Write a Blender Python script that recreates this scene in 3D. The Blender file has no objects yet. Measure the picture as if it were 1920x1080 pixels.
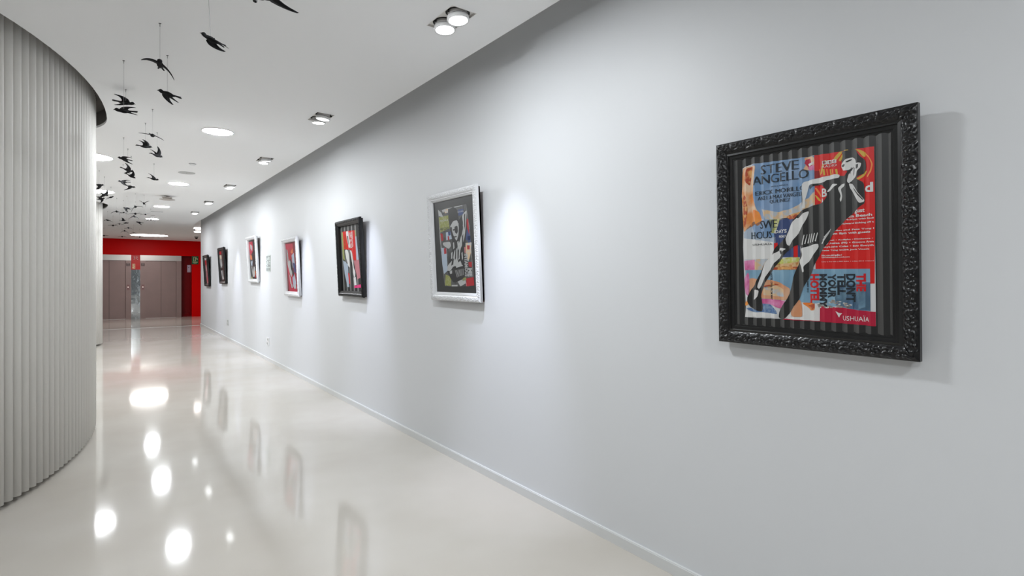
import bpy, bmesh, math, random
from mathutils import Vector, Matrix, Euler
random.seed(7)
PI=math.pi; R=math.radians
D=bpy.data; SC=bpy.context.scene; COL=SC.collection

# ---------------------------------------------------------------- camera, world, exposure
# corridor axis = +Y, picture wall = plane x 1.99, floor z 0
cam=D.cameras.new('camera'); cam_o=D.objects.new('camera',cam); COL.objects.link(cam_o)
cam_o.location=(0,0,1.3); cam_o.rotation_euler=(R(90),0,R(-36.55))
cam.sensor_width=36; cam.lens=19.125; cam.shift_y=-0.0108; cam.clip_start=.05; cam.clip_end=100
SC.camera=cam_o
w=D.worlds.new('world'); SC.world=w; w.use_nodes=True
w.node_tree.nodes['Background'].inputs[0].default_value=(.9,.95,1,1)
w.node_tree.nodes['Background'].inputs[1].default_value=.3
SC.view_settings.view_transform='Standard'; SC.view_settings.look='None'
SC.view_settings.exposure=0.85; SC.view_settings.gamma=1
DISC=120.0; BIGDISC=34.0; SPOTW=34.0; LOBBY=13.0    # light strengths (lamps are built with their fixtures)
LOBBYX=0

# ---------------------------------------------------------------- materials
MATS={}
def mat(name,col,rough=.5,metal=0,emit=0,spec=.5,coat=0,noise=None,bump=None,aniso=0):
    if name in MATS: return MATS[name]
    m=D.materials.new(name); m.use_nodes=True; nt=m.node_tree; b=nt.nodes['Principled BSDF']
    c=(*col,1)
    b.inputs['Base Color'].default_value=c; b.inputs['Roughness'].default_value=rough
    b.inputs['Metallic'].default_value=metal; b.inputs['Specular IOR Level'].default_value=spec
    b.inputs['Coat Weight'].default_value=coat; b.inputs['Coat Roughness'].default_value=.05
    if emit:
        b.inputs['Emission Color'].default_value=c; b.inputs['Emission Strength'].default_value=emit
    tc=nt.nodes.new('ShaderNodeTexCoord')
    if noise:   # (scale, second colour, detail, lo, hi)
        n=nt.nodes.new('ShaderNodeTexNoise'); n.inputs['Scale'].default_value=noise[0]; n.inputs['Detail'].default_value=noise[2]
        nt.links.new(tc.outputs['Object'],n.inputs['Vector'])
        cr=nt.nodes.new('ShaderNodeValToRGB'); e=cr.color_ramp.elements
        e[0].position=noise[3]; e[0].color=c; e[1].position=noise[4]; e[1].color=(*noise[1],1)
        nt.links.new(n.outputs['Fac'],cr.inputs['Fac']); nt.links.new(cr.outputs['Color'],b.inputs['Base Color'])
    if bump:    # (scale, strength, distance)
        n=nt.nodes.new('ShaderNodeTexNoise'); n.inputs['Scale'].default_value=bump[0]; n.inputs['Detail'].default_value=3
        nt.links.new(tc.outputs['Object'],n.inputs['Vector'])
        bp=nt.nodes.new('ShaderNodeBump'); bp.inputs['Strength'].default_value=bump[1]; bp.inputs['Distance'].default_value=bump[2]
        nt.links.new(n.outputs['Fac'],bp.inputs['Height']); nt.links.new(bp.outputs['Normal'],b.inputs['Normal'])
    MATS[name]=m; return m
WALL=mat('wall_paint',(.685,.70,.72),.5,bump=(60,.05,.001))
CEIL=mat('ceiling_paint',(.95,.955,.96),.8)
FLOOR=mat('polished_resin_floor',(.515,.48,.43),.07,spec=.6,noise=(1.3,(.565,.535,.49),3,.35,.65),bump=(2.2,.12,.004))
BASEB=mat('skirting_paint',(.68,.69,.69),.35)
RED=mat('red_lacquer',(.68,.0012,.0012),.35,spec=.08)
RED2=mat('recess_dark_red',(.16,.001,.003),.3,spec=.2)  # darker red for the recess in the lift wall
SLAT=mat('slat_paint',(.72,.705,.67),.6)
DARK=mat('dark_recess',(.02,.019,.018),.8)
RECESS=mat('recess_dark',(.13,.12,.11),.8)
WHITE=mat('white_lacquer',(.80,.80,.80),.35)
FWHITE=mat('white_frame_lacquer',(.74,.75,.77),.25,spec=.6)
FBLACK=mat('black_frame_lacquer',(.006,.006,.007),.28,spec=.45)
FSLIP=mat('black_slip_lacquer',(.012,.012,.012),.3)
WOOD=mat('raw_red_wood',(.07,.025,.02),.7)
BIRD=mat('black_bird_paint',(.007,.007,.008),.75,spec=.25)
STRING=mat('grey_nylon',(.35,.35,.36),.4)
METAL=mat('grey_fixture_metal',(.42,.40,.38),.35,metal=.7)
TRAY=mat('fixture_tray_beige',(.85,.83,.80),.5)
STEEL=mat('lift_door_steel',(.29,.215,.205),.4,metal=.5,noise=(3,(.31,.225,.215),2,.3,.7))
STEELB=mat('lift_header_steel',(.62,.60,.58),.3,metal=.8)
MIRROR=mat('mirror_steel',(.62,.66,.68),.06,metal=1,bump=(5,.25,.01))
LENS=mat('lamp_lens',(.95,.98,1),.3,emit=5)
DISCM=mat('diffuser_glow',(.93,.97,1),.3,emit=DISC)
BIGM=mat('large_diffuser_glow',(.95,.98,1),.3,emit=BIGDISC)
LOBM=mat('lobby_diffuser_glow',(1,.97,.94),.3,emit=LOBBY)
COVE=mat('cove_glow',(1,.93,.90),.3,emit=6)
GREYD=mat('pale_grey_cover',(.50,.51,.50),.5)
PLAST=mat('white_plastic',(.78,.79,.80),.3)
GREEN=mat('exit_sign_green',(.0,.09,.03),.4)
CREAMS=mat('sign_cream',(.80,.72,.45),.5)
BOARDPITCH=.0346
def board_mat(key,BOARDPITCH,dark,light):  # black pleated board; light on the facing pleats painted in as grey stripes
    m=D.materials.new('lit_stripe_corrugated_'+key); m.use_nodes=True; nt=m.node_tree; b=nt.nodes['Principled BSDF']
    tc=nt.nodes.new('ShaderNodeTexCoord'); sx=nt.nodes.new('ShaderNodeSeparateXYZ'); nt.links.new(tc.outputs['Object'],sx.inputs[0])
    def ma(op,a,bv):
        n=nt.nodes.new('ShaderNodeMath'); n.operation=op
        nt.links.new(a,n.inputs[0]); n.inputs[1].default_value=bv; return n.outputs[0]
    v=ma('MULTIPLY',ma('ADD',sx.outputs[0],.256+BOARDPITCH*20.5),1/BOARDPITCH)
    v=ma('FRACT',v,0); v=ma('SUBTRACT',v,.5); v=ma('ABSOLUTE',v,0); v=ma('LESS_THAN',v,.27)
    mx=nt.nodes.new('ShaderNodeMix'); mx.data_type='RGBA'; nt.links.new(v,mx.inputs[0])
    mx.inputs[6].default_value=(dark,dark,dark,1); mx.inputs[7].default_value=(light,light,light*.98,1)
    nt.links.new(mx.outputs[2],b.inputs['Base Color']); b.inputs['Roughness'].default_value=.4
    MATS[key]=m; return m
board_mat('board',BOARDPITCH,.010,.062); board_mat('board3',.1,.012,.16)
def pm(n,c,noise=None): MATS[n]=mat('print_'+n,c,.35,noise=noise)
pm('paper',(.62,.63,.64)); pm('white',(.66,.66,.65)); pm('sky',(.13,.25,.43),(9,(.24,.34,.50),2,.4,.7)); pm('skin',(.66,.24,.06),(14,(.70,.50,.34),5,.42,.58))
pm('skinb',(.58,.26,.13),(11,(.64,.38,.24),4,.4,.65)); pm('rust',(.40,.06,.02),(60,(.65,.35,.12),4,.45,.6)); pm('orange',(.80,.30,.06),(20,(.75,.15,.03),2,.4,.7))
pm('cream',(.62,.44,.26),(45,(.42,.46,.50),5,.45,.58)); pm('crimson',(.42,.004,.035)); pm('pinkc',(.55,.09,.25),(24,(.66,.25,.45),3,.4,.6)); pm('greyblue',(.36,.43,.52))
pm('navy',(.035,.06,.17)); pm('lime',(.48,.50,.10),(50,(.60,.60,.35),3,.45,.6)); pm('red',(.60,.006,.004)); pm('tan',(.62,.42,.22),(60,(.45,.18,.04),4,.45,.6)); pm('darkred',(.25,.004,.004))
pm('gold',(.58,.38,.05)); pm('banner',(.16,.30,.42),(6,(.24,.40,.52),2,.4,.6)); pm('blue',(.08,.16,.34),(90,(.20,.30,.44),4,.45,.6)); pm('pebble',(.30,.27,.24)); pm('ink',(.012,.02,.03))
pm('redink',(.52,.008,.012)); pm('grey',(.20,.20,.20),(60,(.32,.32,.32),3,.4,.6)); pm('pinkm',(.70,.03,.18)); pm('darkboard',(.022,.02,.02)); pm('midgrey',(.085,.087,.09),(30,(.05,.05,.05),3,.45,.6)); pm('dullwhite',(.40,.41,.41)); pm('olive',(.24,.26,.06),(50,(.30,.31,.14),3,.45,.6)); pm('dullred',(.36,.012,.02)); pm('dullorange',(.60,.16,.05)); pm('charcoal',(.020,.021,.022)); pm('rose',(.45,.16,.18))

# ---------------------------------------------------------------- helpers
def link(o,parent=None):
    COL.objects.link(o)
    if parent: o.parent=parent
    return o
def tag(o,label=None,cat=None,group=None,kind=None):
    if label: o['label']=label
    if cat: o['category']=cat
    if group: o['group']=group
    if kind: o['kind']=kind
    return o
def empty(name,loc,rot=(0,0,0)):
    o=D.objects.new(name,None); o.empty_display_size=.1; o.location=loc; o.rotation_euler=rot; return link(o)
def obj(name,bm,mats,parent=None,smooth=False,bevel=0,recalc=True):
    me=D.meshes.new(name)
    if bevel: bmesh.ops.bevel(bm,geom=[e for e in bm.edges],offset=bevel,segments=2,affect='EDGES',profile=.6)
    bmesh.ops.recalc_face_normals(bm,faces=bm.faces) if recalc else None
    bm.to_mesh(me); bm.free()
    for m in (mats if isinstance(mats,list) else [mats]): me.materials.append(m)
    if smooth:
        for p in me.polygons: p.use_smooth=True
    return link(D.objects.new(name,me),parent)
def B(): return bmesh.new()
def box(bm,x0,x1,y0,y1,z0,z1,mi=0,M=None):
    vs=[bm.verts.new(Vector(c) if M is None else M@Vector(c)) for c in ((x0,y0,z0),(x1,y0,z0),(x1,y1,z0),(x0,y1,z0),(x0,y0,z1),(x1,y0,z1),(x1,y1,z1),(x0,y1,z1))]
    for f in ((0,3,2,1),(4,5,6,7),(0,1,5,4),(1,2,6,5),(2,3,7,6),(3,0,4,7)): bm.faces.new([vs[i] for i in f]).material_index=mi
    return bm
def lathe(bm,prof,n=32,M=None,mi=0,close=True):
    rings=[]
    for r,z in prof:
        if r<1e-6: rings.append([bm.verts.new((M or Matrix())@Vector((0,0,z)))])
        else: rings.append([bm.verts.new((M or Matrix())@Vector((r*math.cos(2*PI*i/n),r*math.sin(2*PI*i/n),z))) for i in range(n)])
    for a,b in zip(rings,rings[1:]):
        for i in range(n):
            j=(i+1)%n
            q=[a[i%len(a)],a[j%len(a)],b[j%len(b)],b[i%len(b)]]
            u=[]
            for v in q:
                if v not in u: u.append(v)
            if len(u)>2: bm.faces.new(u).material_index=mi
    return bm
def prism(bm,pts,z0,z1,mi=0):
    n=len(pts); a=[bm.verts.new((*p,z0)) for p in pts]; b=[bm.verts.new((*p,z1)) for p in pts]
    bm.faces.new(list(reversed(a))).material_index=mi; bm.faces.new(b).material_index=mi
    for i in range(n):
        j=(i+1)%n; bm.faces.new((a[i],a[j],b[j],b[i])).material_index=mi
    return bm
def curve_mesh(splines,ext,res=12):
    """filled 2-D outlines (holes allowed) -> solid mesh data of thickness 2*ext about z=0"""
    cu=D.curves.new('outline','CURVE'); cu.dimensions='2D'; cu.fill_mode='BOTH'; cu.extrude=ext
    for pts in splines:
        s=cu.splines.new('POLY'); s.points.add(len(pts)-1); s.use_cyclic_u=True
        for p,q in zip(s.points,pts): p.co=(q[0],q[1],0,1)
    o=D.objects.new('outline',cu); COL.objects.link(o)
    dg=bpy.context.evaluated_depsgraph_get(); dg.update()
    me=D.meshes.new_from_object(o.evaluated_get(dg))
    D.objects.remove(o); D.curves.remove(cu); return me
def text_mesh(s,off=0):
    cu=D.curves.new('lettering','FONT'); cu.body=s; cu.size=1; cu.resolution_u=2; cu.offset=off
    o=D.objects.new('lettering',cu); COL.objects.link(o)
    dg=bpy.context.evaluated_depsgraph_get(); dg.update()
    me=D.meshes.new_from_object(o.evaluated_get(dg))
    D.objects.remove(o); D.curves.remove(cu); return me
def add_text(bm,s,x0,z0,x1,z1,yf,rot=0,mi=0,style=''):
    """lettering fitted into the box x0..x1, z0..z1 of the X-Z plane; rot 90 = reads downwards"""
    # 'serif': thin strokes widened sideways only (fat stems, hair-thin bars); 'bold': thickened all round
    me=text_mesh(s,{'serif':-.012,'bold':.028,'heavy':.05}.get(style,0)); vs=[v.co.copy() for v in me.vertices]
    if not vs: return
    ax=min(v.x for v in vs); bx_=max(v.x for v in vs); ay=min(v.y for v in vs); by=max(v.y for v in vs)
    sh=(0,.022,.044,.066) if style=='serif' else (0,)
    bx_+=sh[-1]
    for k,dx in enumerate(sh):
        nv=[]
        for v in vs:
            u=(v.x+dx-ax)/(bx_-ax+1e-9); t=(v.y-ay)/(by-ay+1e-9)
            if rot: x=x0+t*(x1-x0); z=z1-u*(z1-z0)
            else: x=x0+u*(x1-x0); z=z0+t*(z1-z0)
            nv.append(bm.verts.new((x,yf-.00002*k,z)))
        for p in me.polygons:
            try: bm.faces.new([nv[i] for i in p.vertices]).material_index=mi
            except ValueError: pass
    D.meshes.remove(me)
def copy_tree(o,parent=None):
    c=o.copy(); COL.objects.link(c); c.parent=parent
    for ch in list(o.children): copy_tree(ch,c)
    return c
# ---------------------------------------------------------------- poster prints: (layer, ink, outline in mm from the frame bottom centre) and lettering boxes
ART1=[(0,'paper',[(-230,668),(-189,679),(-93,672),(13,669),(35,671),(94,669),(155,669),(215,667),(215,429),(215,99),(125,101),(47,103),(-75,104),(-98,103),(-189,101),(-227,102),(-222,138),(-230,273),(-232,369),(-228,485),(-234,563),(-230,630)]),
(1,'sky',[(-189,678),(35,669),(35,496),(-4,474),(-48,458),(-121,459),(-189,481),(-189,652)]),
(2,'skin',[(-230,666),(-209,670),(-174,673),(-184,623),(-189,557),(-174,508),(-150,459),(-199,444),(-228,422),(-232,495),(-233,562)]),
(3,'rust',[(-211,665),(-184,670),(-194,634),(-199,597),(-214,613),(-222,628)]),
(3,'rust',[(-230,562),(-217,565),(-207,512),(-217,445),(-227,446)]),
(3,'orange',[(-189,510),(-165,498),(-155,459),(-174,442),(-184,471)]),
(2,'cream',[(-155,506),(-93,489),(-39,499),(13,529),(35,548),(35,492),(-22,468),(-93,459),(-140,466)]),
(3,'rust',[(-66,472),(-4,487),(21,489),(-4,465),(-53,458)]),
(2,'skin',[(-4,623),(35,626),(35,669),(0,669),(8,648)]),
(3,'crimson',[(6,661),(21,663),(29,636),(13,634),(2,649)]),
(4,'white',[(13,645),(34,650),(33,642),(17,636)]),
(3,'pinkc',[(11,635),(35,638),(34,621),(17,622)]),
(2,'greyblue',[(-227,422),(-189,462),(-129,465),(-103,400),(-103,327),(-227,319)]),
(1,'white',[(-230,427),(-103,400),(-103,319),(-189,315),(-230,316)]),
(3,'sky',[(-194,444),(-150,467),(-107,465),(-107,400),(-174,400)]),
(3,'white',[(-230,403),(-112,382),(-107,322),(-228,321)]),
(2,'navy',[(-109,463),(-39,468),(-17,475),(-17,324),(-107,327)]),
(3,'lime',[(-129,465),(-89,465),(-103,414),(-121,415)]),
(3,'red',[(-108,378),(-97,379),(-97,347),(-108,344)]),
(3,'red',[(-38,370),(-26,373),(-26,325),(-38,323)]),
(2,'pinkc',[(-228,316),(-184,320),(-184,282),(-225,280)]),
(2,'cream',[(-184,320),(-121,323),(-140,281),(-184,280)]),
(2,'tan',[(-126,309),(-22,311),(-17,280),(-136,279)]),
(3,'lime',[(-93,317),(-57,325),(-20,324),(-23,309),(-57,304),(-103,301)]),
(4,'rust',[(-126,290),(-22,291),(-20,280),(-129,280)]),
(2,'red',[(35,671),(94,669),(155,669),(215,667),(216,429),(213,234),(185,233),(125,254),(35,280)]),
(3,'darkred',[(35,617),(50,617),(54,589),(35,590)]),
(3,'gold',[(68,648),(74,649),(64,626),(59,603),(54,604),(58,628)]),
(3,'gold',[(114,670),(125,668),(114,655),(103,639),(94,633),(100,653)]),
(3,'gold',[(130,671),(143,671),(130,657),(116,636),(110,641),(122,660)]),
(3,'gold',[(158,670),(176,664),(194,650),(189,638),(182,642),(171,660)]),
(3,'orange',[(191,651),(204,635),(212,612),(207,588),(196,572),(194,576),(204,591),(208,613),(202,633),(189,648)]),
(3,'gold',[(196,594),(190,582),(176,571),(163,566),(158,572),(171,576),(184,586),(191,593)]),
(3,'orange',[(49,621),(53,621),(55,601),(52,600)]),
(3,'gold',[(62,619),(68,619),(70,598),(65,598)]),
(3,'orange',[(72,618),(76,618),(78,597),(75,597)]),
(3,'gold',[(82,616),(87,616),(90,595),(85,595)]),
(3,'orange',[(90,615),(94,615),(96,594),(93,594)]),
(3,'gold',[(101,613),(107,613),(109,593),(104,592)]),
(3,'orange',[(35,559),(40,560),(53,539),(56,526),(51,530),(42,546)]),
(3,'gold',[(35,535),(39,534),(52,518),(55,511),(45,515)]),
(4,'white',[(61,647),(75,646),(75,634),(61,635)]),
(4,'white',[(76,647),(90,646),(90,634),(76,634)]),
(4,'white',[(92,646),(105,645),(105,634),(92,634)]),
(4,'banner',[(-222,281),(-98,281),(35,282),(202,281),(202,147),(164,148),(121,155),(48,156),(41,164),(-15,167),(-58,177),(-98,169),(-169,174),(-222,190)]),
(4,'sky',[(92,226),(202,239),(202,146),(164,147),(101,157)]),
(5,'pinkc',[(-227,251),(-206,276),(-205,180),(-222,190),(-227,215)]),
(5,'skinb',[(-206,251),(-166,247),(-109,242),(-75,227),(-53,211),(-64,170),(-116,174),(-166,175),(-210,186),(-206,222)]),
(6,'cream',[(-155,216),(-109,227),(-75,210),(-75,183),(-151,188)]),
(6,'rust',[(-158,219),(-109,232),(-92,227),(-116,222),(-151,209)]),
(5,'pinkc',[(-173,173),(-116,174),(-61,167),(-81,149),(-92,139),(-123,154),(-169,156)]),
(6,'blue',[(-188,131),(-166,156),(-130,156),(-105,135),(-100,118),(-141,119),(-195,123),(-222,136),(-206,139)]),
(5,'orange',[(-225,157),(-199,180),(-195,166),(-214,147),(-225,145)]),
(7,'white',[(-222,129),(-203,121),(-151,124),(-102,119),(-104,106),(-169,104),(-227,102)]),
(5,'skinb',[(-51,161),(-35,178),(-18,172),(-12,149),(-11,114),(-53,114)]),
(5,'crimson',[(46,155),(121,153),(164,147),(215,144),(215,98),(164,100),(45,102),(-78,101),(-81,105),(41,105)]),
(6,'white',[(-68,108),(-53,144),(-51,112),(-10,114),(-11,159),(17,160),(46,166),(45,104),(-61,104)]),
(7,'orange',[(-12,165),(32,165),(32,141),(17,138),(7,150)]),
(8,'rust',[(7,155),(32,164),(31,144),(20,141)]),
(6,'white',[(69,166),(67,165),(63,165),(61,166),(61,168),(63,169),(67,169),(69,168)]),
(7,'pebble',[(61,164),(58,162),(55,162),(52,163),(52,165),(55,167),(58,167),(61,165)]),
(8,'pebble',[(140,156),(137,154),(132,154),(129,155),(129,158),(132,159),(137,160),(140,158)]),
(6,'white',[(68,158),(65,157),(62,157),(60,158),(60,159),(62,161),(65,161),(68,160)]),
(7,'pebble',[(62,164),(60,163),(57,163),(55,164),(55,165),(57,166),(60,166),(62,165)]),
(8,'pebble',[(141,155),(138,154),(133,153),(130,155),(130,157),(133,159),(138,159),(141,158)]),
(6,'white',[(127,167),(125,166),(121,166),(119,167),(119,169),(121,170),(125,170),(127,169)]),
(7,'pebble',[(111,158),(108,156),(103,156),(99,158),(100,160),(103,162),(108,162),(111,161)]),
(8,'pebble',[(136,167),(133,165),(129,165),(126,167),(126,169),(129,170),(133,170),(136,169)]),
(6,'white',[(113,164),(111,163),(108,162),(106,163),(106,165),(109,166),(111,166),(113,165)]),
(7,'pebble',[(96,175),(92,173),(87,173),(83,174),(83,177),(87,179),(92,179),(96,177)]),
(8,'pebble',[(133,160),(131,159),(128,159),(126,160),(126,162),(128,163),(131,163),(133,162)]),
(6,'white',[(140,159),(136,157),(131,157),(128,159),(128,161),(131,163),(136,163),(140,161)]),
(7,'pebble',[(132,161),(129,160),(126,160),(123,161),(123,162),(126,164),(129,164),(132,163)]),
(8,'pebble',[(106,167),(104,165),(101,165),(99,166),(99,168),(101,169),(104,169),(106,168)]),
(6,'white',[(75,154),(74,153),(71,153),(69,154),(69,155),(71,156),(74,157),(75,156)]),
(7,'pebble',[(49,153),(47,152),(43,152),(41,153),(41,155),(43,156),(47,156),(49,155)]),
(8,'pebble',[(100,166),(98,165),(94,165),(92,166),(92,168),(94,169),(98,169),(100,168)]),
(6,'white',[(147,162),(144,161),(141,161),(138,162),(138,164),(141,165),(144,165),(147,164)]),
(7,'pebble',[(66,156),(63,155),(60,155),(57,156),(57,157),(60,159),(63,159),(66,158)]),
(8,'pebble',[(82,156),(79,155),(76,155),(73,156),(73,158),(76,159),(79,159),(82,158)]),
(6,'white',[(102,154),(100,153),(97,153),(95,154),(95,155),(97,156),(100,157),(102,156)]),
(7,'pebble',[(52,158),(49,156),(44,156),(41,158),(41,160),(44,162),(49,162),(52,160)]),
(8,'pebble',[(108,171),(106,170),(103,170),(100,171),(100,172),(103,174),(106,174),(108,173)]),
(6,'white',[(62,159),(60,158),(58,157),(56,158),(56,160),(58,161),(60,161),(62,160)]),
(7,'pebble',[(119,154),(115,152),(110,152),(106,154),(106,156),(110,158),(115,158),(119,157)]),
(8,'pebble',[(119,153),(118,153),(115,152),(113,153),(113,154),(115,155),(118,155),(119,155)]),
(6,'white',[(76,151),(73,149),(68,149),(65,150),(65,153),(68,154),(73,155),(76,153)]),
(7,'pebble',[(88,152),(85,151),(81,150),(78,152),(78,154),(81,155),(85,156),(88,154)]),
(8,'pebble',[(128,165),(126,164),(123,164),(121,165),(121,167),(123,168),(126,168),(128,167)]),
(6,'white',[(91,173),(88,172),(85,171),(82,173),(82,174),(85,176),(89,176),(91,175)]),
(7,'pebble',[(142,162),(140,161),(138,161),(136,162),(136,163),(138,164),(140,164),(142,163)]),
(8,'pebble',[(51,158),(47,156),(42,156),(39,158),(39,160),(42,162),(47,162),(51,160)]),
(6,'white',[(82,167),(80,166),(77,166),(75,167),(75,168),(77,169),(80,169),(82,168)]),
(7,'pebble',[(144,160),(142,159),(139,159),(137,160),(137,162),(139,163),(142,163),(144,162)]),
(8,'pebble',[(50,160),(48,159),(45,159),(43,160),(43,161),(45,163),(48,163),(50,162)]),
(6,'white',[(114,172),(112,171),(109,171),(107,171),(107,173),(109,174),(112,174),(114,173)]),
(7,'pebble',[(98,171),(94,169),(89,169),(85,171),(85,173),(89,175),(94,176),(98,174)]),
(8,'pebble',[(59,156),(55,154),(51,154),(47,155),(47,158),(51,160),(55,160),(59,158)]),
(6,'white',[(88,151),(85,150),(81,150),(78,151),(78,153),(81,154),(85,154),(88,153)]),
(7,'pebble',[(69,161),(67,160),(64,160),(62,161),(63,162),(64,163),(67,163),(69,162)]),
(8,'pebble',[(90,169),(87,167),(82,167),(78,169),(78,171),(82,173),(87,173),(91,172)]),
(6,'white',[(129,162),(127,161),(125,161),(123,161),(123,163),(125,164),(127,164),(129,163)]),
(7,'pebble',[(71,164),(68,163),(65,163),(63,164),(63,166),(65,167),(69,167),(71,166)]),
(8,'pebble',[(68,153),(66,151),(63,151),(61,152),(61,154),(63,155),(66,155),(68,154)]),
(6,'white',[(51,150),(48,148),(43,148),(40,149),(40,152),(43,153),(48,153),(51,152)]),
(9,'board',[(120,668),(155,669),(164,668),(174,645),(191,627),(193,601),(185,586),(172,581),(164,573),(185,558),(187,517),(187,492),(174,482),(157,465),(137,447),(110,421),(90,396),(75,368),(57,346),(38,310),(23,271),(-3,223),(-23,175),(-48,137),(-73,103),(-97,105),(-93,135),(-66,172),(-48,218),(-35,271),(-22,300),(-18,324),(-13,360),(-25,369),(-57,351),(-89,313),(-121,272),(-145,230),(-164,188),(-154,139),(-162,124),(-203,139),(-217,169),(-199,210),(-185,223),(-173,249),(-150,298),(-121,327),(-103,364),(-71,389),(-53,433),(-29,469),(-4,490),(29,500),(61,506),(75,528),(72,550),(58,569),(13,572),(6,552),(-1,500),(-6,490),(-8,536),(-4,569),(46,583),(114,590),(130,586),(140,601),(125,607),(119,636),(125,653)]),
(10,'white',[(-6,577),(0,585),(33,590),(101,597),(114,593),(112,583),(73,581),(65,574),(18,574),(13,562),(7,538),(2,520),(3,495),(-7,492),(-4,521),(-6,552)]),
(10,'white',[(-30,461),(-9,475),(15,484),(7,458),(-6,434),(-27,401),(-42,383),(-54,365),(-63,370),(-67,391),(-61,410),(-46,443)]),
(10,'white',[(-88,361),(-64,356),(-80,346),(-85,329),(-112,302),(-133,270),(-157,230),(-168,209),(-175,218),(-160,265),(-141,310),(-116,337),(-93,348)]),
(10,'white',[(-186,208),(-169,205),(-174,180),(-191,167),(-187,191)]),
(10,'white',[(-14,355),(4,359),(43,370),(45,357),(32,335),(17,313),(-5,292),(-3,273),(-9,271),(-13,290),(-21,310),(-8,330)]),
(10,'white',[(-10,368),(-2,402),(0,401),(-6,367)]),
(10,'white',[(-1,370),(7,403),(8,402),(2,369)]),
(10,'white',[(8,372),(15,404),(17,403),(11,371)]),
(10,'white',[(16,374),(24,405),(26,404),(20,373)]),
(10,'white',[(25,376),(33,406),(35,405),(29,375)]),
(10,'white',[(34,378),(41,407),(43,406),(37,377)]),
(10,'white',[(55,368),(78,405),(79,403),(59,367)]),
(10,'white',[(59,379),(81,411),(82,409),(63,378)]),
(10,'white',[(64,390),(84,417),(85,415),(67,388)]),
(10,'white',[(142,561),(153,557),(171,524),(186,502),(184,496),(172,493),(158,520),(145,545)]),
(10,'white',[(137,568),(142,592),(157,610),(158,621),(171,624),(179,621),(176,607),(167,597),(164,580),(147,565),(142,561)]),
(10,'white',[(120,628),(134,641),(153,644),(163,635),(165,620),(156,612),(142,604),(126,604),(123,610),(119,618)]),
(10,'white',[(75,544),(92,566),(109,563),(97,555),(85,545),(76,540)]),
(10,'white',[(108,549),(118,560),(131,562),(129,553),(116,546),(122,521),(116,502),(113,511),(116,525)]),
(11,'board',[(133,632),(145,638),(153,637),(145,632),(138,629)]),
(11,'board',[(119,621),(129,626),(132,623),(129,617),(124,616)]),
(11,'board',[(157,609),(160,609),(158,589),(155,581)]),
(11,'board',[(164,618),(171,619),(170,608),(164,603)]),
(11,'board',[(148,611),(150,612),(146,591),(144,591)]),
(11,'board',[(-30,467),(-15,475),(3,482),(-13,469),(-24,460)]),
(11,'board',[(17,569),(68,574),(71,570),(24,565),(18,555)]),
(11,'board',[(153,548),(179,510),(184,503),(180,503),(158,535)]),
(11,'board',[(-92,351),(-81,350),(-80,339),(-86,336)]),
(11,'white',[(98,142),(107,135),(117,134),(111,128),(108,119),(103,131)])]
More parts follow.
